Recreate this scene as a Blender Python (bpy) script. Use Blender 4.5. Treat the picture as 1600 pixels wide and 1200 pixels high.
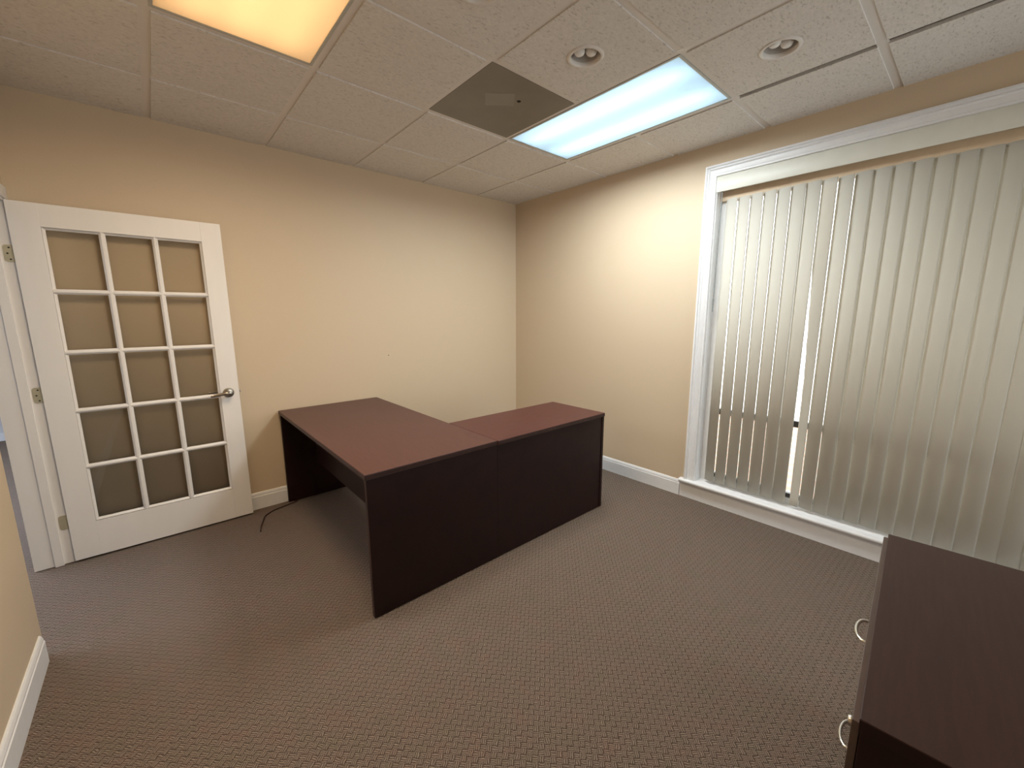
import bpy, bmesh, math, random
from mathutils import Vector, Matrix
random.seed(7)
for o in list(bpy.data.objects): bpy.data.objects.remove(o, do_unlink=True)
scn = bpy.context.scene
COL = scn.collection

# ------------------------------------------------------------------ camera
YAW, PITCH, ROLL = 0.719039, 0.169359, -0.002676
CAM = Vector((-3.08736, -3.45628, 1.45290))
F = Vector((math.sin(YAW)*math.cos(PITCH), math.cos(YAW)*math.cos(PITCH), -math.sin(PITCH)))
R = Vector((math.cos(YAW), -math.sin(YAW), 0)); U = R.cross(F)
R2 = R*math.cos(ROLL) + U*math.sin(ROLL); U2 = -R*math.sin(ROLL) + U*math.cos(ROLL)
cam_d = bpy.data.cameras.new('camera'); cam = bpy.data.objects.new('camera', cam_d); COL.objects.link(cam)
cam.matrix_world = Matrix(((R2.x, U2.x, -F.x, CAM.x), (R2.y, U2.y, -F.y, CAM.y), (R2.z, U2.z, -F.z, CAM.z), (0, 0, 0, 1)))
cam_d.sensor_fit = 'HORIZONTAL'; cam_d.sensor_width = 36.0
cam_d.lens = 36.0*634.866/1600.0
cam_d.clip_start = 0.02
scn.camera = cam

# ------------------------------------------------------------------ light levels and exposure
COOL_W, COOL_C = 41.0, (0.90, 0.97, 1.0)         # fluorescent panel near the window
WARM_W, WARM_C = 28.0, (1.0, 0.79, 0.55)        # fluorescent panel near the door
COOL_TUBE, WARM_TUBE = 6.2, 3.5
SKY_STRENGTH = 5.0
scn.view_settings.view_transform = 'Standard'; scn.view_settings.look = 'None'
scn.view_settings.gamma = 1.0; scn.view_settings.use_curve_mapping = False
scn.view_settings.exposure = 0.12
w = bpy.data.worlds.new('sky'); scn.world = w; w.use_nodes = True
bg = w.node_tree.nodes['Background']; bg.inputs[0].default_value = (0.96, 0.97, 1.0, 1); bg.inputs[1].default_value = SKY_STRENGTH

H = 2.62            # underside of ceiling tiles
T = 0.6096          # 24 inch grid
GX, GY = -0.535, -0.5796
XL = -3.595         # left wall face
YF = -5.60          # wall behind the camera

def lamp(name, kind, loc, energy, color, sx=0.1, sy=None, rot=(0, 0, 0)):
    l = bpy.data.lights.new(name, kind); l.energy = energy; l.color = color
    if kind == 'AREA':
        l.shape = 'RECTANGLE'; l.size = sx; l.size_y = sy
    o = bpy.data.objects.new(name, l); COL.objects.link(o); o.location = loc; o.rotation_euler = rot
    return o
def portal(name, loc, rot, sx, sy):
    o = lamp(name, 'AREA', loc, 1.0, (1, 1, 1), sx, sy, rot); o.data.cycles.is_portal = True; return o
L1 = (GX-T/2, GY-2*T)      # centre of the cool fixture
L2 = (GX-3.5*T, GY-2*T)    # centre of the warm fixture
lamp('cool_lamp', 'AREA', (L1[0], L1[1], H+0.0045), COOL_W, COOL_C, T-0.09, 2*T-0.09).data.spread = math.radians(171)
lamp('warm_lamp', 'AREA', (L2[0], L2[1], H+0.0045), WARM_W, WARM_C, T-0.09, 2*T-0.09).data.spread = math.radians(172)
lamp('hall_fill', 'AREA', (-5.2, 0.8, 2.5), 110, (0.72, 0.82, 1.0), 1.2, 2.4)  # added fill without a fixture, stands in for bluish hall daylight

# ------------------------------------------------------------------ materials
def mat(name, color, rough=0.5, spec=0.5, metal=0.0):
    m = bpy.data.materials.new(name); m.use_nodes = True
    b = m.node_tree.nodes['Principled BSDF']
    b.inputs['Base Color'].default_value = (*color, 1); b.inputs['Roughness'].default_value = rough
    b.inputs['Specular IOR Level'].default_value = spec; b.inputs['Metallic'].default_value = metal
    return m, m.node_tree.nodes, m.node_tree.links, b
def coords(N, L, scale=(1, 1, 1), rot=(0, 0, 0), kind='Object'):
    tc = N.new('ShaderNodeTexCoord'); mp = N.new('ShaderNodeMapping')
    mp.inputs['Scale'].default_value = scale; mp.inputs['Rotation'].default_value = rot
    L.new(tc.outputs[kind], mp.inputs['Vector']); return mp
def noise(N, L, mp, scale, detail=3, rough=0.5):
    n = N.new('ShaderNodeTexNoise'); n.inputs['Scale'].default_value = scale
    n.inputs['Detail'].default_value = detail; n.inputs['Roughness'].default_value = rough
    L.new(mp.outputs[0], n.inputs['Vector']); return n
def ramp(N, L, src, stops):
    r = N.new('ShaderNodeValToRGB')
    while len(r.color_ramp.elements) < len(stops): r.color_ramp.elements.new(0.5)
    for e, (p, c) in zip(r.color_ramp.elements, stops): e.position = p; e.color = (*c, 1)
    L.new(src, r.inputs[0]); return r
def bump(N, L, src, b, strength, dist):
    n = N.new('ShaderNodeBump'); n.inputs['Strength'].default_value = strength; n.inputs['Distance'].default_value = dist
    L.new(src, n.inputs['Height']); L.new(n.outputs[0], b.inputs['Normal']); return n
def noisy(name, c1, c2, scale, rough=0.5, spec=0.5, bstr=0.1, bdist=0.001, mscale=(1, 1, 1), detail=4, metal=0.0):
    m, N, L, b = mat(name, c1, rough, spec, metal)
    mp = coords(N, L, mscale); n = noise(N, L, mp, scale, detail)
    r = ramp(N, L, n.outputs[0], [(0.3, c1), (0.7, c2)]); L.new(r.outputs[0], b.inputs['Base Color'])
    if bstr: bump(N, L, n.outputs[0], b, bstr, bdist)
    return m
M = {}
M['wall'] = noisy('tan_wall_paint', (0.605, 0.487, 0.345), (0.625, 0.503, 0.358), 160, 0.55, 0.35, 0.12, 0.0006)
M['white'] = noisy('white_trim_paint', (0.76, 0.76, 0.76), (0.79, 0.79, 0.79), 30, 0.35, 0.5, 0.03, 0.0003)
M['door'] = noisy('white_door_paint', (0.82, 0.79, 0.755), (0.845, 0.815, 0.78), 12, 0.38, 0.45, 0.04, 0.0004, (1, 1, 0.2))
M['hallwall'] = noisy('hall_wall_paint', (0.55, 0.55, 0.55), (0.58, 0.58, 0.58), 60, 0.6, 0.3, 0.05, 0.0005)
M['grid'] = noisy('ceiling_grid_paint', (0.70, 0.66, 0.62), (0.72, 0.68, 0.64), 20, 0.4, 0.4, 0)
M['dark'] = noisy('dark_void', (0.02, 0.018, 0.015), (0.03, 0.026, 0.02), 5, 0.9, 0.1, 0)
M['panel'] = noisy('grey_translucent_plate', (0.16, 0.14, 0.115), (0.19, 0.165, 0.135), 6, 0.32, 0.5, 0)
M['plate_mark'] = noisy('grey_plate_patch', (0.24, 0.22, 0.185), (0.26, 0.235, 0.2), 9, 0.4, 0.4, 0)
M['alum'] = noisy('fixture_frame_enamel', (0.42, 0.42, 0.38), (0.46, 0.46, 0.42), 30, 0.35, 0.5, 0)
M['ring'] = noisy('white_enamel_ring', (0.70, 0.66, 0.62), (0.74, 0.70, 0.66), 20, 0.35, 0.5, 0)
M['can'] = noisy('grey_reflector_can', (0.48, 0.44, 0.40), (0.52, 0.48, 0.44), 40, 0.35, 0.5, 0)
M['bulb'] = noisy('unlit_bulb_glass', (0.80, 0.78, 0.75), (0.84, 0.82, 0.79), 10, 0.2, 0.6, 0)
M['nickel'] = noisy('satin_nickel', (0.36, 0.32, 0.27), (0.42, 0.38, 0.32), 60, 0.28, 0.5, 0.02, 0.0002, metal=1.0)
M['brass'] = noisy('aged_brass', (0.62, 0.58, 0.42), (0.70, 0.65, 0.48), 40, 0.38, 0.5, 0.02, 0.0002, metal=0.7)
M['screw'] = noisy('dark_screw_head', (0.05, 0.045, 0.03), (0.07, 0.06, 0.04), 80, 0.4, 0.5, 0, metal=0.6)
M['chrome'] = noisy('satin_chrome', (0.75, 0.74, 0.68), (0.80, 0.79, 0.74), 60, 0.2, 0.5, 0, metal=1.0)
M['cord'] = noisy('brown_cord_rubber', (0.025, 0.010, 0.007), (0.035, 0.014, 0.010), 60, 0.5, 0.4, 0)
M['valance'] = noisy('cream_valance_vinyl', (0.66, 0.65, 0.57), (0.69, 0.68, 0.60), 14, 0.4, 0.4, 0.03, 0.0004)
M['winframe'] = noisy('bronze_window_frame', (0.035, 0.03, 0.028), (0.05, 0.045, 0.04), 40, 0.4, 0.5, 0)
M['tanhead'] = noisy('tan_window_head', (0.60, 0.46, 0.32), (0.63, 0.49, 0.34), 40, 0.6, 0.3, 0)
M['wand'] = noisy('grey_wand_plastic', (0.20, 0.22, 0.22), (0.24, 0.26, 0.26), 40, 0.25, 0.5, 0)

# ceiling tile: fissured mineral fibre
m, N, L, b = mat('fissured_ceiling_tile', (0.62, 0.58, 0.54), 0.9, 0.1); M['tile'] = m
mp = coords(N, L, (1, 1, 1)); n1 = noise(N, L, mp, 75, 5, 0.7); n2 = noise(N, L, coords(N, L, (0.4, 1, 1), (0, 0, 0.5)), 120, 2, 0.6)
mx = N.new('ShaderNodeMath'); mx.operation = 'MINIMUM'; L.new(n1.outputs[0], mx.inputs[0]); L.new(n2.outputs[0], mx.inputs[1])
r = ramp(N, L, mx.outputs[0], [(0.30, (0.52, 0.49, 0.45)), (0.38, (0.68, 0.65, 0.61)), (0.6, (0.76, 0.73, 0.69))]); L.new(r.outputs[0], b.inputs['Base Color'])
bump(N, L, r.outputs[0], b, 0.5, 0.004)

# carpet: basket weave loop pile laid diagonally
m, N, L, b = mat('basket_weave_carpet', (0.1, 0.08, 0.06), 0.95, 0.1); M['carpet'] = m
mp = coords(N, L, (1, 1, 1), (0, 0, math.radians(46)))
wob = noise(N, L, mp, 55, 2); wm = N.new('ShaderNodeVectorMath'); wm.operation = 'SCALE'; wm.inputs['Scale'].default_value = 0.010
L.new(wob.outputs['Color'], wm.inputs[0]); wa = N.new('ShaderNodeVectorMath'); wa.operation = 'ADD'
L.new(mp.outputs[0], wa.inputs[0]); L.new(wm.outputs[0], wa.inputs[1])
sp = N.new('ShaderNodeSeparateXYZ'); L.new(wa.outputs[0], sp.inputs[0])
def mth(op, a, bb=None, c=None):
    n = N.new('ShaderNodeMath'); n.operation = op
    for i, v in enumerate((a, bb, c)):
        if v is None: continue
        if isinstance(v, (int, float)): n.inputs[i].default_value = v
        else: L.new(v, n.inputs[i])
    return n.outputs[0]
PER, BLK = 0.0066, 0.0198
def rib(s): return mth('MULTIPLY_ADD', mth('SINE', mth('MULTIPLY', s, 2*math.pi/PER)), 0.5, 0.5)
ru, rv = rib(sp.outputs['X']), rib(sp.outputs['Y'])
ck = N.new('ShaderNodeTexChecker'); ck.inputs['Scale'].default_value = 1/BLK; L.new(wa.outputs[0], ck.inputs['Vector'])
mix = N.new('ShaderNodeMix'); L.new(ck.outputs['Fac'], mix.inputs[0]); L.new(ru, mix.inputs[2]); L.new(rv, mix.inputs[3])
def edge(s):
    f = mth('FRACT', mth('DIVIDE', s, BLK)); return mth('MINIMUM', mth('MULTIPLY', mth('MINIMUM', f, mth('SUBTRACT', 1.0, f)), 7.0), 1.0)
ed = mth('MULTIPLY', edge(sp.outputs['X']), edge(sp.outputs['Y']))
hgt = mth('MULTIPLY', mth('MULTIPLY_ADD', mix.outputs[0], 0.75, 0.25), mth('MULTIPLY_ADD', ed, 0.4, 0.6))
fz = noise(N, L, mp, 420, 2); hf = mth('MULTIPLY_ADD', mth('SUBTRACT', fz.outputs[0], 0.5), 0.7, hgt)
cr = ramp(N, L, hf, [(0.08, (0.044, 0.030, 0.023)), (0.45, (0.118, 0.088, 0.069)), (0.95, (0.265, 0.207, 0.168))])
big = noise(N, L, mp, 13, 3); tint = ramp(N, L, big.outputs[0], [(0.32, (0.96, 1.0, 0.95)), (0.5, (1, 1, 1)), (0.68, (1.05, 0.98, 0.97))])
mm = N.new('ShaderNodeMix'); mm.data_type = 'RGBA'; mm.blend_type = 'MULTIPLY'; mm.inputs[0].default_value = 1
L.new(cr.outputs[0], mm.inputs[6]); L.new(tint.outputs[0], mm.inputs[7]); L.new(mm.outputs[2], b.inputs['Base Color'])
bump(N, L, hf, b, 0.6, 0.003)

# mahogany laminate
def laminate(name, c1, c2, rough, grain):
    m, N, L, b = mat(name, c1, rough, 0.3)
    mp = coords(N, L, grain); n = noise(N, L, mp, 9, 6, 0.6); n2 = noise(N, L, coords(N, L, (1, 1, 1)), 900, 1)
    r = ramp(N, L, n.outputs[0], [(0.35, c1), (0.65, c2)]); L.new(r.outputs[0], b.inputs['Base Color'])
    bump(N, L, n2.outputs[0], b, 0.05, 0.0004)
    return m
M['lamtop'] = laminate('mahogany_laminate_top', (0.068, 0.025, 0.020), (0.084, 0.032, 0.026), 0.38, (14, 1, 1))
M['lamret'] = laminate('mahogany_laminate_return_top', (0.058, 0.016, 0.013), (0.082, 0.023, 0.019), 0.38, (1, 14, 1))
M['lamside'] = laminate('shaded_mahogany_laminate', (0.014, 0.0048, 0.0040), (0.021, 0.0068, 0.0056), 0.42, (1, 14, 1))  # same laminate with side-face shade put into the colour
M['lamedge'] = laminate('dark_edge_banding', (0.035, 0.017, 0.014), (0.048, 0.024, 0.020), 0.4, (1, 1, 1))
M['cabtop'] = laminate('mahogany_cabinet_top', (0.034, 0.015, 0.012), (0.042, 0.019, 0.015), 0.40, (1, 12, 1))  # darker copy of the laminate, weaker light there put into the colour
M['cabfront'] = laminate('mahogany_drawer_front', (0.085, 0.058, 0.048), (0.10, 0.068, 0.056), 0.3, (1, 1, 8))  # lightened: light reflected off the drawer edges put into the colour

def glass(name, tint, refl=0.08):
    m = bpy.data.materials.new(name); m.use_nodes = True; N = m.node_tree.nodes; L = m.node_tree.links; N.clear()
    o = N.new('ShaderNodeOutputMaterial'); t = N.new('ShaderNodeBsdfTransparent'); g = N.new('ShaderNodeBsdfGlossy'); x = N.new('ShaderNodeMixShader')
    t.inputs[0].default_value = (*tint, 1); g.inputs['Roughness'].default_value = 0.02
    f = N.new('ShaderNodeFresnel'); f.inputs[0].default_value = 1.45
    L.new(f.outputs[0], x.inputs[0]); L.new(t.outputs[0], x.inputs[1]); L.new(g.outputs[0], x.inputs[2]); L.new(x.outputs[0], o.inputs[0])
    return m
M['glass'] = glass('door_glass', (0.95, 0.95, 0.94))
M['winglass'] = glass('window_glass', (0.92, 0.94, 0.93))
def translucent(name, dcol, tcol, fac):
    m, N, L, b = mat(name, dcol, 0.8, 0.12)
    t = N.new('ShaderNodeBsdfTranslucent'); t.inputs[0].default_value = (*tcol, 1); x = N.new('ShaderNodeMixShader'); x.inputs[0].default_value = fac
    mp = coords(N, L); n = noise(N, L, mp, 300, 2); bump(N, L, n.outputs[0], b, 0.1, 0.0004)
    o = N['Material Output']; L.new(b.outputs[0], x.inputs[1]); L.new(t.outputs[0], x.inputs[2]); L.new(x.outputs[0], o.inputs[0]); return m
M['vane'] = translucent('vinyl_vane', (0.62, 0.59, 0.52), (0.74, 0.69, 0.58), 0.22)
M['lens_cool'] = translucent('acrylic_lens_cool', (0.75, 0.78, 0.8), (0.80, 0.91, 0.98), 0.8)
M['lens_warm'] = translucent('acrylic_lens_warm', (0.8, 0.72, 0.6), (1.0, 0.84, 0.64), 0.8)
def emis(name, c, s):
    m = bpy.data.materials.new(name); m.use_nodes = True; b = m.node_tree.nodes['Principled BSDF']
    b.inputs['Base Color'].default_value = (0.8, 0.8, 0.8, 1); b.inputs['Emission Color'].default_value = (*c, 1); b.inputs['Emission Strength'].default_value = s; return m
M['tube_cool'] = emis('cool_fluorescent_tube', (0.86, 0.96, 1.0), COOL_TUBE)
M['tube_warm'] = emis('warm_fluorescent_tube', (1.0, 0.86, 0.66), WARM_TUBE)
M['housing'] = noisy('white_fixture_housing', (0.8, 0.8, 0.8), (0.84, 0.84, 0.84), 20, 0.5, 0.4, 0)
m, N, L, b = mat('pink_brick', (0.55, 0.36, 0.28), 0.85, 0.2); M['brick'] = m
bk = N.new('ShaderNodeTexBrick'); bk.inputs['Scale'].default_value = 1; bk.inputs['Color1'].default_value = (0.72, 0.48, 0.38, 1); bk.inputs['Color2'].default_value = (0.72, 0.48, 0.38, 1)
bk.inputs['Mortar'].default_value = (0.7, 0.66, 0.6, 1); bk.inputs['Brick Width'].default_value = 0.21; bk.inputs['Row Height'].default_value = 0.075; bk.inputs['Mortar Size'].default_value = 0.012
L.new(coords(N, L, (1, 1, 1), (0, math.radians(90), math.radians(90))).outputs[0], bk.inputs['Vector']); L.new(bk.outputs[0], b.inputs['Base Color'])
M['paving'] = noisy('pale_paving', (0.76, 0.74, 0.70), (0.82, 0.80, 0.76), 4, 0.9, 0.2, 0.2, 0.002)

# ------------------------------------------------------------------ mesh helpers
def add_box(bm, a, b_, rot=None, bev=0.0):
    a, b_ = Vector(a), Vector(b_)
    lo = Vector(map(min, a, b_)); hi = Vector(map(max, a, b_))
    r = bmesh.ops.create_cube(bm, size=1.0); vs = r['verts']
    for v in vs:
        v.co = Vector(((v.co.x+0.5)*(hi.x-lo.x)+lo.x, (v.co.y+0.5)*(hi.y-lo.y)+lo.y, (v.co.z+0.5)*(hi.z-lo.z)+lo.z))
    if bev:
        es = list({e for v in vs for e in v.link_edges})
        bmesh.ops.bevel(bm, geom=es, offset=bev, segments=2, profile=0.6, affect='EDGES')
def add_sweep(bm, pts, frames, prof, closed=True):
    """sweep a 2-D profile: each frame is (origin, axis_u, axis_v)"""
    rings = []
    for o, u, v in frames: rings.append([bm.verts.new(Vector(o)+Vector(u)*p[0]+Vector(v)*p[1]) for p in prof])
    n = len(prof)
    for i in range(len(rings)-1):
        for k in range(n if closed else n-1):
            bm.faces.new((rings[i][k], rings[i][(k+1) % n], rings[i+1][(k+1) % n], rings[i+1][k]))
    if closed: bm.faces.new(rings[0][::-1]); bm.faces.new(rings[-1])
def add_tube(bm, pts, rad, seg=10, caps=True):
    pts = [Vector(p) for p in pts]; rings = []
    rads = rad if isinstance(rad, (list, tuple)) else [rad]*len(pts)
    up = Vector((0, 0, 1))
    for i, p in enumerate(pts):
        d = (pts[min(i+1, len(pts)-1)] - pts[max(i-1, 0)]).normalized()
        a = d.cross(up if abs(d.z) < 0.95 else Vector((1, 0, 0))).normalized(); c = d.cross(a).normalized()
        rings.append([bm.verts.new(p + (a*math.cos(t)+c*math.sin(t))*rads[i]) for t in [2*math.pi*k/seg for k in range(seg)]])
    for i in range(len(rings)-1):
        for k in range(seg): bm.faces.new((rings[i][k], rings[i][(k+1) % seg], rings[i+1][(k+1) % seg], rings[i+1][k]))
    if caps: bm.faces.new(rings[0][::-1]); bm.faces.new(rings[-1])
def add_lathe(bm, prof, origin, axis='z', seg=40, sgn=1):
    rings = []
    for r_, h in prof:
        ring = []
        for k in range(seg):
            t = 2*math.pi*k/seg; c, s = r_*math.cos(t), r_*math.sin(t)
            v = (c, s, h*sgn) if axis == 'z' else ((c, h*sgn, s) if axis == 'y' else (h*sgn, c, s))
            ring.append(bm.verts.new(Vector(origin)+Vector(v)))
        rings.append(ring)
    for i in range(len(rings)-1):
        for k in range(seg): bm.faces.new((rings[i][k], rings[i][(k+1) % seg], rings[i+1][(k+1) % seg], rings[i+1][k]))
def smooth_path(pts, n=8):
    pts = [Vector(p) for p in pts]; P_ = [pts[0]] + pts + [pts[-1]]; out = []
    for i in range(1, len(P_)-2):
        p0, p1, p2, p3 = P_[i-1:i+3]
        for k in range(n):
            t = k/n; out.append(0.5*((2*p1)+(-p0+p2)*t+(2*p0-5*p1+4*p2-p3)*t*t+(-p0+3*p1-3*p2+p3)*t**3))
    out.append(pts[-1]); return out
def obj(name, bm, m, parent=None, smooth=False):
    bmesh.ops.recalc_face_normals(bm, faces=bm.faces)
    me = bpy.data.meshes.new(name); bm.to_mesh(me); bm.free()
    me.materials.append(m)
    if smooth:
        for p in me.polygons: p.use_smooth = True
        try: me.set_sharp_from_angle(angle=math.radians(40))
        except Exception: pass
    o = bpy.data.objects.new(name, me); COL.objects.link(o)
    if parent: o.parent = parent; o.matrix_parent_inverse = parent.matrix_world.inverted() if parent.type != 'EMPTY' else Matrix.Identity(4)
    return o
def box_obj(name, a, b_, m, parent=None, bev=0.0):
    bm = bmesh.new(); add_box(bm, a, b_, bev=bev); return obj(name, bm, m, parent)
def thing(name, label, cat, loc=(0, 0, 0), rotz=0, group=None):
    o = bpy.data.objects.new(name, None); COL.objects.link(o); o.location = loc; o.rotation_euler = (0, 0, rotz)
    o['label'] = label; o['category'] = cat
    if group: o['group'] = group
    return o
def structure(o): o['kind'] = 'structure'; return o

# ------------------------------------------------------------------ floor, walls
structure(box_obj('floor', (-7.2, YF-0.12, -0.08), (0.16, 4.1, 0), M['carpet']))
structure(box_obj('wall_back', (XL-0.155, 0, 0), (0.14, 0.12, H+0.3), M['wall']))
FX0, FX1, FZ0, FZ1 = -1.95, -0.12, 0.30, 2.35            # added unseen window behind the camera, for soft frontal fill light
bm = bmesh.new()
for a_, b_ in (((XL-0.155, YF-0.12, 0), (FX0, YF, H+0.3)), ((FX1, YF-0.12, 0), (0.14, YF, H+0.3)), ((FX0, YF-0.12, 0), (FX1, YF, FZ0)), ((FX0, YF-0.12, FZ1), (FX1, YF, H+0.3))): add_box(bm, a_, b_)
structure(obj('wall_front', bm, M['wall']))
w3 = structure(bpy.data.objects.new('fill_window_3', None)); COL.objects.link(w3)
bm = bmesh.new()
for a_, b_ in (((FX0, YF-0.10, FZ0), (FX0+0.05, YF-0.05, FZ1)), ((FX1-0.05, YF-0.10, FZ0), (FX1, YF-0.05, FZ1)), ((FX0, YF-0.10, FZ0), (FX1, YF-0.05, FZ0+0.05)), ((FX0, YF-0.10, FZ1-0.05), (FX1, YF-0.05, FZ1)), (((FX0+FX1)/2-0.025, YF-0.10, FZ0), ((FX0+FX1)/2+0.025, YF-0.05, FZ1))): add_box(bm, a_, b_)
obj('window_frame', bm, M['white'], w3)
box_obj('glass', (FX0+0.02, YF-0.078, FZ0+0.02), (FX1-0.02, YF-0.074, FZ1-0.02), M['winglass'], w3)
portal('fill_window_portal', ((FX0+FX1)/2, YF-0.11, (FZ0+FZ1)/2), (math.radians(90), 0, 0), FX1-FX0, FZ1-FZ0)
WY0, WY1, WZ0, WZ1 = -2.115, -3.945, 0.150, 2.400      # window opening in the right wall
bm = bmesh.new()
add_box(bm, (0, 0, 0), (0.14, WY0, H+0.3)); add_box(bm, (0, WY1, 0), (0.14, YF, H+0.3))
add_box(bm, (0, WY0, 0), (0.14, WY1, WZ0-0.03)); add_box(bm, (0, WY0, WZ1), (0.14, WY1, H+0.3))
structure(obj('wall_right', bm, M['wall']))
portal('side_window_portal', (0.145, (WY0+WY1)/2, (WZ0+WZ1)/2), (0, math.radians(90), 0), WZ1-WZ0, WY0-WY1)
DY0, DY1, DZ = -0.046, -0.940, 2.055                    # doorway in the left wall
bm = bmesh.new()
add_box(bm, (XL-0.155, 0, 0), (XL, DY0, H+0.3)); add_box(bm, (XL-0.155, DY0, DZ), (XL, DY1, H+0.3))
# long stretch of wall whose corner at the doorway is rounded
rr = 0.035; prof = [(XL-0.155, YF), (XL, YF)] + [(XL-rr+rr*math.cos(t), DY1-rr+rr*math.sin(t)) for t in [math.pi/2*k/8 for k in range(9)]] + [(XL-0.155, DY1)]
add_sweep(bm, None, [((0, 0, z), (1, 0, 0), (0, 1, 0)) for z in (0, H+0.3)], prof)
structure(obj('wall_left', bm, M['wall'], smooth=True))

# baseboards: board with a moulded cap, swept along each wall
BB = [(0, 0), (0.015, 0), (0.015, 0.098), (0.012, 0.102), (0.012, 0.110), (0.008, 0.122), (0.004, 0.128), (0, 0.128)]
def baseboard(name, p0, p1, out, prof=BB):
    bm = bmesh.new(); add_sweep(bm, None, [((*p, 0), out, (0, 0, 1)) for p in (p0, p1)], prof)
    return structure(obj(name, bm, M['white']))
baseboard('baseboard_back', (XL+0.001, 0), (0, 0), (0, -1, 0))
baseboard('baseboard_right', (0, -0.015), (0, -2.003), (-1, 0, 0))
baseboard('baseboard_left', (XL, YF), (XL, DY1-0.075), (1, 0, 0))
baseboard('baseboard_right', (0, -2.008), (0, YF), (-1, 0, 0), [(0, 0), (0.012, 0), (0.012, 0.118), (0, 0.118)])

# hall beyond the doorway
bm = bmesh.new()
add_box(bm, (-7.2, 3.98, 0), (-4.62, 4.1, 0.11)); add_box(bm, (-7.2, 3.98, 2.3), (-3.6, 4.1, 2.95)); add_box(bm, (-4.40, 3.98, 0), (-3.6, 4.1, 2.95))
add_box(bm, (-4.62, 3.98, 0), (-4.40, 4.1, 2.3)); add_box(bm, (-7.3, YF, 0), (-7.2, 4.1, 2.95)); add_box(bm, (-7.2, YF-0.12, 0), (XL-0.155, YF, 2.95))
add_box(bm, (XL-0.155, 0.12, 0), (XL-0.035, 3.98, 2.95))
structure(obj('wall_hall', bm, M['hallwall']))
structure(box_obj('baseboard_hall', (-7.2, 3.965, 0), (XL-0.155, 3.98, 0.09), M['white']))
wn = structure(box_obj('window_2', (-7.2, 4.0, 0.11), (-7.14, 4.06, 2.3), M['white']))
bm = bmesh.new(); add_box(bm, (-4.68, 4.0, 0.11), (-4.62, 4.06, 2.3)); add_box(bm, (-7.14, 4.0, 0.11), (-4.68, 4.06, 0.16)); add_box(bm, (-7.14, 4.0, 2.24), (-4.68, 4.06, 2.3))
obj('window_frame', bm, M['white'], wn)
box_obj('glass', (-7.14, 4.03, 0.16), (-4.68, 4.034, 2.24), M['winglass'], wn)

# ------------------------------------------------------------------ ceiling: hung tiles between recessed tees
xs = [0.0] + [GX - k*T for k in range(5)] + [XL]
ys = [0.0] + [GY - k*T for k in range(9)]
ys = [y for y in ys if y > YF] + [YF]
DR = 0.006; GAP = 0.0185
skip = {(1, 2), (1, 3), (4, 2), (4, 3), (2, 2)}
def is_light(i, j): return (i, j) in {(1, 2), (1, 3), (4, 2), (4, 3), (2, 2)}
cans = {(2, 3), (1, 4), (3, 3)}
bm = bmesh.new()
for i in range(len(xs)-1):
    for j in range(len(ys)-1):
        x1, x0, y1, y0 = xs[i], xs[i+1], ys[j], ys[j+1]
        if is_light(i, j): continue
        a0 = x0 + (GAP if i < len(xs)-2 else 0); a1 = x1 - (GAP if i > 0 else 0)
        b0 = y0 + (GAP if j < len(ys)-2 else 0); b1 = y1 - (GAP if j > 0 else 0)
        dz = random.uniform(-0.001, 0.001)
        if (i, j) in cans:        # tile with a round hole for the downlight
            cx, cy, rad, n = (x0+x1)/2, (y0+y1)/2, 0.075, 48
            lower, outer = [], []
            angs = sorted([2*math.pi*(k+0.5)/n for k in range(n)] + [math.atan2(sy*(b1-b0), sx*(a1-a0)) % (2*math.pi) for sx in (-1, 1) for sy in (-1, 1)])
            n = len(angs)
            for t in angs:
                c, s = math.cos(t), math.sin(t)
                q = max(abs(c)/((a1-a0)/2), abs(s)/((b1-b0)/2))
                lower.append(bm.verts.new((cx+rad*c, cy+rad*s, H+dz)))
                outer.append(bm.verts.new(((a0+a1)/2+c/q, (b0+b1)/2+s/q, H+dz)))
            upo = [bm.verts.new(v.co+Vector((0, 0, 0.016))) for v in outer]; upi = [bm.verts.new(v.co+Vector((0, 0, 0.016))) for v in lower]
            for k in range(n):
                k2 = (k+1) % n
                bm.faces.new((lower[k], lower[k2], outer[k2], outer[k])); bm.faces.new((outer[k], outer[k2], upo[k2], upo[k])); bm.faces.new((lower[k2], lower[k], upi[k], upi[k2])); bm.faces.new((upi[k], upo[k], upo[k2], upi[k2]))
        else:
            add_box(bm, (a0, b0, H+dz), (a1, b1, H+0.016+dz), bev=0.0012)
ceil = structure(obj('ceiling', bm, M['tile']))
bm = bmesh.new()
for i, x in enumerate(xs):
    for j in range(len(ys)-1):
        if i == 1 and j >= 4: continue      # dark open joint along this column
        w_ = 0.021
        add_box(bm, (x-w_, ys[j], H+DR), (x+w_, ys[j+1], H+DR+0.004))
for j, y in enumerate(ys):
    for i in range(len(xs)-1):
        if (j == 3 and i in (1, 4)): continue
        add_box(bm, (xs[i], y-0.021, H+DR+0.0004), (xs[i+1], y+0.021, H+DR+0.0046))
obj('ceiling_grid', bm, M['grid'], ceil)
box_obj('plenum_deck', (-7.2, YF-0.12, H+0.28), (0.14, 4.1, H+0.33), M['dark'], ceil)
box_obj('hall_ceiling', (-7.2, YF-0.12, H), (XL-0.155, 3.98, H+0.02), M['tile'], ceil)

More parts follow.
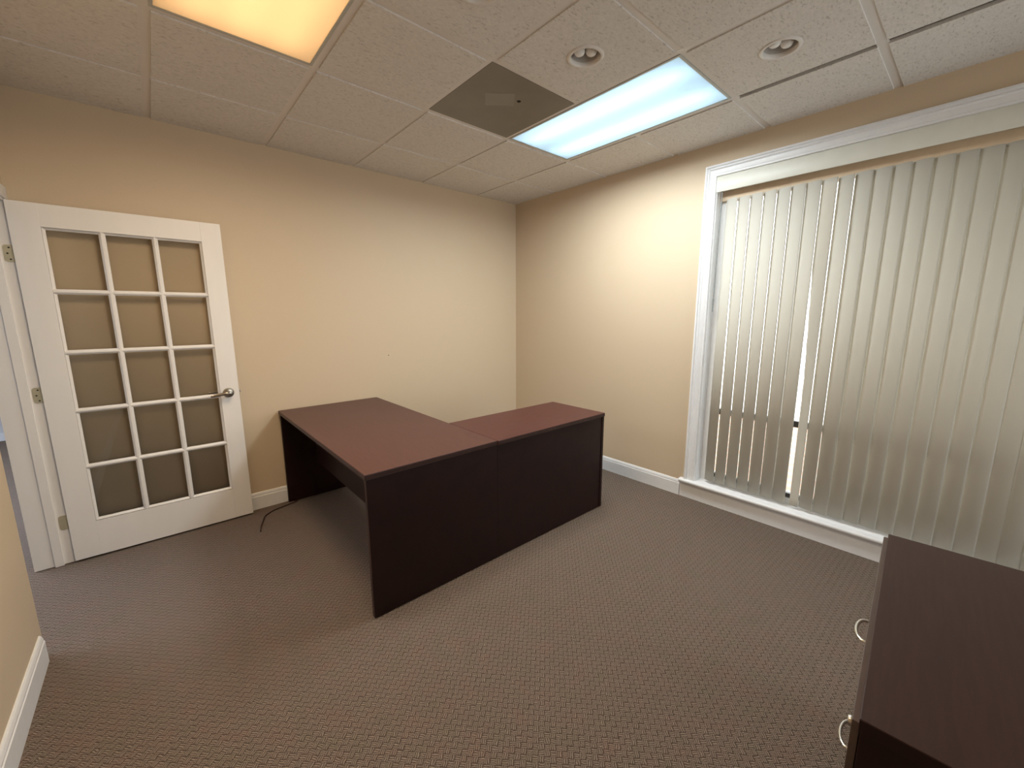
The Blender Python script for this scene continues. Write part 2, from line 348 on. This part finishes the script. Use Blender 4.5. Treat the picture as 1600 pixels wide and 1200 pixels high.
# fluorescent troffers
def troffer(cx, cy, label, lens, tube):
    t = thing('fluorescent_ceiling_light', label, 'ceiling light', (cx, cy, H), group=None)
    hx, hy = T/2-0.0125, T-0.0125
    bm = bmesh.new(); z0, z1 = 0.006, 0.11
    for (a, c) in (((-hx, -hy, z0), (-hx+0.004, hy, z1)), ((hx-0.004, -hy, z0), (hx, hy, z1)), ((-hx, -hy, z0), (hx, -hy+0.004, z1)), ((-hx, hy-0.004, z0), (hx, hy, z1)), ((-hx, -hy, z1), (hx, hy, z1+0.004))): add_box(bm, a, c)
    obj('housing', bm, M['housing'], t)
    bm = bmesh.new(); fw = 0.012
    for (a, c) in (((-hx, -hy, 0.002), (-hx+fw, hy, 0.010)), ((hx-fw, -hy, 0.002), (hx, hy, 0.010)), ((-hx+fw, -hy, 0.002), (hx-fw, -hy+fw, 0.010)), ((-hx+fw, hy-fw, 0.002), (hx-fw, hy, 0.010))): add_box(bm, a, c)
    obj('lens_frame', bm, M['alum'], t)
    box_obj('diffuser', (-hx+fw, -hy+fw, 0.005), (hx-fw, hy-fw, 0.008), lens, t)
    for s in ((-1, 1) if tube is M['tube_cool'] else (-1.15, 0, 1.15)):
        bm = bmesh.new(); add_tube(bm, [(s*0.145, -hy+0.05, 0.080), (s*0.145, hy-0.05, 0.080)], 0.016, 14); obj('tube', bm, tube, t, True)
    return t
troffer(L1[0], L1[1], 'lit two by four foot ceiling light giving cool white light near the window', M['lens_cool'], M['tube_cool'])
troffer(L2[0], L2[1], 'lit ceiling light with warm orange lens above the glazed door side', M['lens_warm'], M['tube_warm'])

# smooth grey square plate in the grid
cx, cy = GX-1.5*T, GY-1.5*T
t = thing('ceiling_plate', 'smooth dark grey square plate set in the ceiling beside the cool light', 'ceiling panel', (cx, cy, H))
box_obj('plate', (-T/2+0.010, -T/2+0.010, 0.004), (T/2-0.010, T/2-0.010, 0.009), M['panel'], t)
bm = bmesh.new(); add_box(bm, (-0.095, -0.085, 0.0030), (0.065, 0.045, 0.0042)); o = obj('patch', bm, M['plate_mark'], t); o.location = (-0.03, -0.05, 0); o.rotation_euler = (0, 0, math.radians(-38))
bm = bmesh.new(); add_lathe(bm, [(0.0, 0.0025), (0.010, 0.0025), (0.012, 0.0045)], (0.04, -0.11, 0), seg=20); obj('screw_hole', bm, M['dark'], t)

# recessed downlights, switched off
def downlight(i, j, label):
    cx, cy = (xs[i]+xs[i+1])/2, (ys[j]+ys[j+1])/2
    t = thing('recessed_downlight', label, 'ceiling light', (cx, cy, H), group='unlit recessed downlights in the ceiling')
    bm = bmesh.new(); add_lathe(bm, [(0.067, 0.014), (0.067, 0.0), (0.069, -0.004), (0.075, -0.006), (0.081, -0.004), (0.085, 0.0005)], (0, 0, 0), seg=56); obj('trim_ring', bm, M['ring'], t, True)
    bm = bmesh.new(); add_lathe(bm, [(0.068, 0.002), (0.066, 0.05), (0.056, 0.09), (0.040, 0.12), (0.0, 0.125)], (0, 0, 0), seg=48); obj('reflector_can', bm, M['can'], t, True)
    bm = bmesh.new()
    for sg in (-1, 1):
        add_lathe(bm, [(0.0, 0.004), (0.010, 0.005), (0.020, 0.010), (0.0255, 0.020), (0.026, 0.105)], (sg*0.0275*0.75, -sg*0.0275*0.66, 0), seg=24)
    obj('bulb', bm, M['bulb'], t, True)
    return t
downlight(2, 3, 'unlit round recessed downlight between the grey plate and the frame top')
downlight(1, 4, 'unlit round recessed downlight nearest the window blinds')
downlight(3, 3, 'unlit round recessed downlight cut by the top edge of the photo')

# ------------------------------------------------------------------ french door and its jamb
DX0, DX1, DYF, DTH = -3.590, -2.681, -0.082, 0.036
dr = structure(bpy.data.objects.new('door_1', None)); COL.objects.link(dr); dr.location = (DX0, DYF, 0)
W_, HT, Z0 = DX1-DX0, 2.034, 0.012
gx0, gx1, gz0, gz1 = 0.113, W_-0.108, 0.232, 1.922
bm = bmesh.new()
add_box(bm, (0, 0, Z0), (gx0, DTH, HT+Z0-0.004), bev=0.002); add_box(bm, (gx1, 0, Z0), (W_, DTH, HT+Z0-0.004), bev=0.002)
add_box(bm, (gx0, 0.0002, Z0), (gx1, DTH-0.0002, gz0)); add_box(bm, (gx0, 0.0002, gz1), (gx1, DTH-0.0002, HT+Z0-0.0045))
# glazing bead around the opening
bd = [(0, 0), (0.0, 0.007), (0.006, 0.012), (0.010, 0.016), (0.012, 0.018), (0.012, 0.024), (0, 0.03)]
fr = [((gx0, 0, gz0), (1, 0, 1)), ((gx1, 0, gz0), (-1, 0, 1)), ((gx1, 0, gz1), (-1, 0, -1)), ((gx0, 0, gz1), (1, 0, -1)), ((gx0, 0, gz0), (1, 0, 1))]
rings = [[bm.verts.new(Vector(o)+Vector(u)*p[0]+Vector((0, 1, 0))*p[1]) for p in bd] for o, u in fr]
for i in range(4):
    for k in range(len(bd)-1): bm.faces.new((rings[i][k], rings[i][k+1], rings[i+1][k+1], rings[i+1][k]))
obj('door_leaf', bm, M['door'], dr)
# muntins: rounded bars
bm = bmesh.new(); mw = 0.0140
mp_ = [(-mw, 0.018), (-mw, 0.013), (-0.008, 0.007), (-0.004, 0.003), (0.004, 0.003), (0.008, 0.007), (mw, 0.013), (mw, 0.018), (mw, 0.030), (-mw, 0.030)]
for k in (1, 2):
    x = gx0 + (gx1-gx0)*k/3; add_sweep(bm, None, [((x, 0, z), (1, 0, 0), (0, 1, 0)) for z in (gz0, gz1)], mp_)
for k in (1, 2, 3, 4):
    z = gz0 + (gz1-gz0)*k/5; add_sweep(bm, None, [((x, 0.0004, z), (0, 0, 1), (0, 1, 0)) for x in (gx0, gx1)], mp_)
obj('muntins', bm, M['door'], dr)
box_obj('glass', (gx0+0.004, 0.020, gz0+0.004), (gx1-0.004, 0.023, gz1-0.004), M['glass'], dr)
# lever handle (front and the stub behind)
hx_, hz_ = W_-0.062, 0.926
bm = bmesh.new()
add_lathe(bm, [(0.0, -0.012), (0.022, -0.012), (0.030, -0.009), (0.033, -0.003), (0.033, 0.001)], (hx_, 0, hz_), 'y', 40)
add_lathe(bm, [(0.012, -0.010), (0.011, -0.040), (0.013, -0.046), (0.012, -0.056), (0.0, -0.058)], (hx_, 0, hz_), 'y', 24)
lv = smooth_path([(hx_, -0.050, hz_), (hx_-0.02, -0.051, hz_+0.001), (hx_-0.05, -0.047, hz_-0.003), (hx_-0.085, -0.043, hz_-0.007), (hx_-0.105, -0.043, hz_-0.007)])
rings = []
for i, p in enumerate(lv):
    f_ = i/(len(lv)-1); h_ = 0.011-0.002*f_; t_ = 0.007-0.002*f_
    rings.append([bm.verts.new(p+Vector((0, t_*math.cos(a), h_*math.sin(a)))) for a in [2*math.pi*k/16 for k in range(16)]])
for i in range(len(rings)-1):
    for k in range(16): bm.faces.new((rings[i][k], rings[i][(k+1) % 16], rings[i+1][(k+1) % 16], rings[i+1][k]))
bm.faces.new(rings[0]); bm.faces.new(rings[-1])
add_lathe(bm, [(0.033, 0.0), (0.030, 0.007), (0.0, 0.008)], (hx_, DTH, hz_), 'y', 32)
add_tube(bm, [(hx_, DTH+0.005, hz_), (hx_, DTH+0.027, hz_), (hx_-0.03, DTH+0.030, hz_), (hx_-0.105, DTH+0.030, hz_)], 0.007, 12)
obj('door_handle', bm, M['nickel'], dr, True)
bm = bmesh.new(); add_box(bm, (W_-0.001, 0.006, hz_-0.028), (W_+0.0015, 0.030, hz_+0.028)); add_box(bm, (W_, 0.012, hz_-0.008), (W_+0.011, 0.024, hz_+0.008), bev=0.002); obj('latch', bm, M['nickel'], dr)

JY = DY0 - 0.016         # face of the hinge jamb
jb = structure(bpy.data.objects.new('trim_1', None)); COL.objects.link(jb)
bm = bmesh.new()
add_box(bm, (XL-0.160, DY0+0.001, 0.004), (XL+0.003, JY, DZ)); add_box(bm, (XL-0.160, DY1+0.0, DZ-0.016), (XL+0.003, JY, DZ))
obj('door_jamb', bm, M['door'], jb)
bm = bmesh.new(); add_box(bm, (XL-0.078, JY, 0.002), (XL-0.042, JY-0.011, DZ-0.016)); add_box(bm, (XL-0.078, JY, DZ-0.027), (XL-0.042, DY1+0.004, DZ-0.016)); obj('door_stop', bm, M['door'], jb)
bm = bmesh.new(); add_box(bm, (XL, -0.002, 0), (XL+0.010, -0.047, DZ+0.060)); add_box(bm, (XL, -0.046, DZ-0.004), (XL+0.010, DY1-0.0, DZ+0.060)); obj('door_casing', bm, M['white'], jb)
# hinges on the jamb
def hinge(z, dull):
    pr = []; h2, wd, rc = 0.044, 0.034, 0.014
    for cx_, cz_, a0 in ((-wd+rc, h2-rc, 90), (-wd+rc, -h2+rc, 180)):
        for k in range(7):
            a = math.radians(a0+90*k/6); pr.append((cx_+rc*math.cos(a), cz_+rc*math.sin(a)))
    pr = [(0.004, h2)] + pr + [(0.004, -h2)]
    bm = bmesh.new(); add_sweep(bm, None, [((-0.004, JY-DYF+dy, z), (1, 0, 0), (0, 0, 1)) for dy in (0, -0.0025)], pr)
    add_tube(bm, [(0.002, JY-DYF-0.004, z-h2), (0.002, JY-DYF-0.004, z+h2)], 0.005, 12)
    o = obj('hinge', bm, M['brass'], dr)
    if not dull:
        bm = bmesh.new()
        for dx, dz_ in ((-0.012, 0.030), (-0.020, 0.0), (-0.012, -0.030)): add_lathe(bm, [(0, -0.0012), (0.0032, -0.0012), (0.0042, 0.0)], (-0.004+dx, JY-DYF-0.0025, z+dz_), 'y', 14)
        s = obj('screws', bm, M['screw'], None); s.parent = o
hinge(1.775, False); hinge(1.017, False); hinge(0.258, True)

# ------------------------------------------------------------------ window: casing, stool, frame, glass
win = structure(bpy.data.objects.new('window_1', None)); COL.objects.link(win)
CW = 0.076
cp = [(0, 0), (0, 0.026), (0.006, 0.030), (0.012, 0.030), (0.017, 0.020), (0.021, 0.020), (0.026, 0.025), (0.030, 0.021), (0.034, 0.017), (0.058, 0.015), (0.062, 0.012), (0.066, 0.015), (0.074, 0.014), (CW, 0.010), (CW, 0)]
# u runs from the outer edge inwards, v out of the wall
yo, yi, zt = WY0+CW-0.002, WY1-CW+0.002, WZ1+CW-0.004
fr = [((0, yo, 0.152), (0, -1, 0)), ((0, yo, zt), (0, -1, -1)), ((0, yi, zt), (0, 1, -1)), ((0, yi, 0.152), (0, 1, 0))]
bm = bmesh.new(); rings = [[bm.verts.new(Vector(o)+Vector(u)*p[0]+Vector((-1, 0, 0))*p[1]) for p in cp] for o, u in fr]
for i in range(3):
    for k in range(len(cp)): bm.faces.new((rings[i][k], rings[i][(k+1) % len(cp)], rings[i+1][(k+1) % len(cp)], rings[i+1][k]))
bm.faces.new(rings[0]); bm.faces.new(rings[3])
obj('window_casing', bm, M['white'], win, True)
bm = bmesh.new()
sp_ = [(-0.10, 0.120), (0.034, 0.120), (0.038, 0.124), (0.040, 0.130), (0.046, 0.134), (0.048, 0.142), (0.045, 0.149), (0.040, 0.152), (-0.10, 0.152)]
add_sweep(bm, None, [((0, y, 0), (-1, 0, 0), (0, 0, 1)) for y in (WY0, WY1)], sp_)
sp2 = [(p if p[0] > 0 else (0.0005, p[1])) for p in sp_]
add_sweep(bm, None, [((0, y, 0), (-1, 0, 0), (0, 0, 1)) for y in (-2.008, WY0)], sp2)
add_sweep(bm, None, [((0, y, 0), (-1, 0, 0), (0, 0, 1)) for y in (WY1, WY1-0.10)], sp2)
obj('window_sill', bm, M['white'], win, True)
bm = bmesh.new(); add_box(bm, (0.0, WY0, 0.152), (0.14, WY0-0.008, WZ1)); add_box(bm, (0.0, WY1, 0.152), (0.14, WY1+0.008, WZ1)); add_box(bm, (0, WY0, WZ1), (0.14, WY1, WZ1-0.008))
obj('jamb_liner', bm, M['white'], win)
box_obj('window_head', (0.058, WY0-0.008, 2.240), (0.135, WY1+0.008, WZ1-0.008), M['tanhead'], win)
bm = bmesh.new()
for z0_, z1_ in ((0.193, 0.222), (0.695, 0.737)): add_box(bm, (0.105, WY0-0.008, z0_), (0.135, WY1+0.008, z1_))
add_box(bm, (0.120, WY1+0.020, 0.152), (0.135, WY1+0.008, 2.27))
obj('window_frame', bm, M['winframe'], win)
box_obj('window_stile', (0.085, WY0-0.008, 0.192), (0.138, WY0-0.052, 2.27), M['white'], win)
box_obj('window_track', (0.090, WY0-0.008, 0.152), (0.138, WY1+0.008, 0.192), M['white'], win)
box_obj('glass', (0.118, WY0-0.01, 0.16), (0.122, WY1+0.01, 2.27), M['winglass'], win)

# outside: paving and a low brick wall
structure(box_obj('ground', (0.2, -12, -1.0), (14, 7, -0.9), M['paving']))
o = box_obj('brick_planter_wall', (2.5, -9.5, -0.9), (2.7, 6.0, 0.16), M['brick']); o['label'] = 'low pink brick wall outside, glimpsed through the gap in the blinds'; o['category'] = 'wall'

# ------------------------------------------------------------------ vertical blinds
bl = thing('vertical_blind', 'cream vertical vane blind hanging in the white framed window', 'window blind', (0, 0, 0))
VZ0, VZ1, VX, PIT = 0.176, 2.243, 0.034, 0.0783
def vane(y0, tilt, z0=VZ0, z1=VZ1, torn=False, width=0.0825, curl=0.0):
    bm = bmesh.new(); n = 10; zs = [z0 + (z1-z0)*k/40 for k in range(41)] if torn else [z0, z1]
    grid_ = []
    rnd = random.Random(3)
    for z in zs:
        row = []
        cut = 0.0
        if torn and z < 1.72:
            cut = 0.030*min(1.0, (1.72-z)/0.75)**0.8 + rnd.uniform(-0.0022, 0.0022)*(1 if z > 0.8 else 0.15)
        for k in range(n+1):
            s = k/n; u = -width/2 + cut + (width-cut)*s                 # u grows towards -y
            c = -0.0085*(1-(2*u/width)**2)                              # crowned towards the room
            ca, sa = math.cos(tilt), math.sin(tilt)
            row.append(bm.verts.new((VX + c*ca - u*sa, y0-width/2 - u*ca + c*sa*0, z)))
        grid_.append(row)
    for i in range(len(zs)-1):
        for k in range(n): bm.faces.new((grid_[i][k], grid_[i][k+1], grid_[i+1][k+1], grid_[i+1][k]))
    o = obj('vane', bm, M['vane'], bl, True)
    md = o.modifiers.new('thickness', 'SOLIDIFY'); md.thickness = 0.0009
    return o
y = -2.172; k = 0
leak = {0: 17, 1: 13, 2: 11, 3: 13, 4: 12, 5: 10, 6: 9, 7: 13, 8: 17, 9: 10, 10: 11, 11: 12, 12: 9, 13: 13, 14: 10, 15: 9, 16: 12}
while y > -3.90:
    tl = leak.get(k, random.choice((7, 9, 10)))
    if y < -3.46: tl = random.choice((-9, 4, -4, 5))
    vane(y, math.radians(tl), torn=(k == 7), z1=VZ1+random.uniform(-0.003, 0.003)); y -= PIT; k += 1
bm = bmesh.new()
vp = [(-0.006, 2.292), (-0.0085, 2.300), (-0.0085, 2.388), (-0.003, 2.396), (0.020, 2.398), (0.020, 2.394), (0.000, 2.392), (-0.0045, 2.385), (-0.0045, 2.303), (-0.003, 2.292)]
add_sweep(bm, None, [((0, y_, 0), (1, 0, 0), (0, 0, 1)) for y_ in (WY0+0.004, WY1-0.004)], vp)
obj('valance', bm, M['valance'], bl, True)
box_obj('headrail', (0.012, WY0-0.012, 2.335), (0.052, WY1+0.012, 2.385), M['valance'], bl)
bm = bmesh.new(); add_tube(bm, [(0.006, -2.155, 2.33), (0.004, -2.152, 1.55)], 0.0035, 10); add_tube(bm, [(0.004, -2.152, 1.56), (0.004, -2.152, 1.47)], [0.0055, 0.0045], 12); obj('wand', bm, M['wand'], bl, True)

# ------------------------------------------------------------------ L-shaped desk
dk = thing('corner_desk', 'dark mahogany L-shaped desk standing in the room corner on the carpet', 'desk')
DXA, DXB, DXC = -2.442, -1.668, -0.652      # visitor side, joint, end of the return
DYA, DYB, DYR = -1.706, -0.020, -1.190      # long face, wall end, inner edge of return
TZ, TT = 0.737, 0.026
def slab(name, a, b_, m, parent=dk, bev=0.0015): return box_obj(name, a, b_, m, parent, bev)
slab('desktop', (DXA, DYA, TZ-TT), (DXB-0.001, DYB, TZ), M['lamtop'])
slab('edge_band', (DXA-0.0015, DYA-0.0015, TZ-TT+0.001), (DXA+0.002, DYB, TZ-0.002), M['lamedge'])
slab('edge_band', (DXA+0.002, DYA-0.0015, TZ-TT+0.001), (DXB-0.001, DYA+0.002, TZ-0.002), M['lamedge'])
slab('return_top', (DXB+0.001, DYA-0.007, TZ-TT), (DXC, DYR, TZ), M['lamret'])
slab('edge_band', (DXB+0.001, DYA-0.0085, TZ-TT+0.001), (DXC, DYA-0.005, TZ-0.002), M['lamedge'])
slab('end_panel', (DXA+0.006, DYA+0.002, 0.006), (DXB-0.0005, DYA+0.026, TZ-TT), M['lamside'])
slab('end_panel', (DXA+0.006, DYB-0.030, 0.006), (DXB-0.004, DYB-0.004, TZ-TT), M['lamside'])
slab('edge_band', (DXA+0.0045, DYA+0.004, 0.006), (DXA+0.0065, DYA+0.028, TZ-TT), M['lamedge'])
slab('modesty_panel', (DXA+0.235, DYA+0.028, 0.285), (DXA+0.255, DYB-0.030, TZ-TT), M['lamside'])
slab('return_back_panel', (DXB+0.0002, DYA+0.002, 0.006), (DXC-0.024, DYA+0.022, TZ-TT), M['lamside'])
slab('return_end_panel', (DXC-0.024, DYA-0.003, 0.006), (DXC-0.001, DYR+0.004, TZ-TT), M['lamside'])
for (x_, y_) in ((DXA+0.05, DYA+0.016), (DXB-0.05, DYA+0.016), (DXA+0.05, DYB-0.017), (DXB-0.05, DYB-0.017), (DXC-0.012, DYA+0.05), (DXC-0.012, DYR-0.05)):
    bm = bmesh.new(); add_lathe(bm, [(0.0, 0.0), (0.010, 0.0), (0.010, 0.007)], (x_, y_, 0), seg=14); obj('levelling_foot', bm, M['dark'], dk)

# power cord trailing from behind the desk
bm = bmesh.new()
add_tube(bm, smooth_path([(-2.38, -0.075, 0.006), (-2.431, -0.085, 0.005), (-2.50, -0.105, 0.005), (-2.567, -0.130, 0.005), (-2.625, -0.185, 0.005), (-2.648, -0.25, 0.005), (-2.675, -0.33, 0.005), (-2.692, -0.405, 0.005)]), 0.0042, 10)
o = obj('power_cord', bm, M['cord'], None, True); o['label'] = 'thin dark power cord on the carpet between the door and the desk'; o['category'] = 'cord'

# ------------------------------------------------------------------ lateral file cabinet
ang = math.atan2(0.059, 0.870)
fc = thing('file_cabinet', 'dark brown two-drawer lateral file cabinet beside the window blinds', 'cabinet', (-2.217, -3.402, 0), ang)
# local frame: x along the drawer front (towards the window), y out of the front; body lies at y < 0
FW, FD, FH = 0.872, 0.55, 0.740
slab('cabinet_top', (0, -FD, FH-0.026), (FW, 0, FH), M['cabtop'], fc)
slab('edge_band', (-0.0012, -FD+0.001, FH-0.025), (0.001, -0.001, FH-0.0015), M['lamside'], fc, 0)
slab('body', (0.001, -FD+0.002, 0.004), (FW-0.001, -0.003, FH-0.026), M['lamside'], fc)
def drawer(z0, z1, hz):
    d = slab('drawer_front', (0.004, -0.002, z0), (FW-0.004, 0.010, z1), M['cabfront'], fc, 0.0015)
    bm = bmesh.new(); c = FW/2+0.0; pts = [(c-0.048, 0.009, hz)]
    for k in range(13):
        a = math.pi*k/12; pts.append((c-0.048*math.cos(a), 0.011+0.021*math.sin(a)**0.8, hz))
    pts.append((c+0.048, 0.009, hz)); add_tube(bm, pts, 0.0042, 12)
    h = obj('handle', bm, M['chrome'], d, True); h.parent = d; h.matrix_parent_inverse = Matrix.Identity(4)
    return d
drawer(0.395, 0.728, 0.640); drawer(0.055, 0.390, 0.320)
bm = bmesh.new(); add_lathe(bm, [(0.0, 0.006), (0.008, 0.006), (0.010, 0.003), (0.010, -0.001)], (0.045, 0.010, 0.690), 'y', 20); obj('lock', bm, M['nickel'], fc, True)

bm = bmesh.new(); add_lathe(bm, [(0.0, -0.004), (0.0035, -0.0035), (0.004, 0.001)], (-1.529, 0, 1.097), 'y', 14)
o = obj('nail', bm, M['screw']); o['label'] = 'tiny dark nail head in the tan wall above the desk'; o['category'] = 'nail'
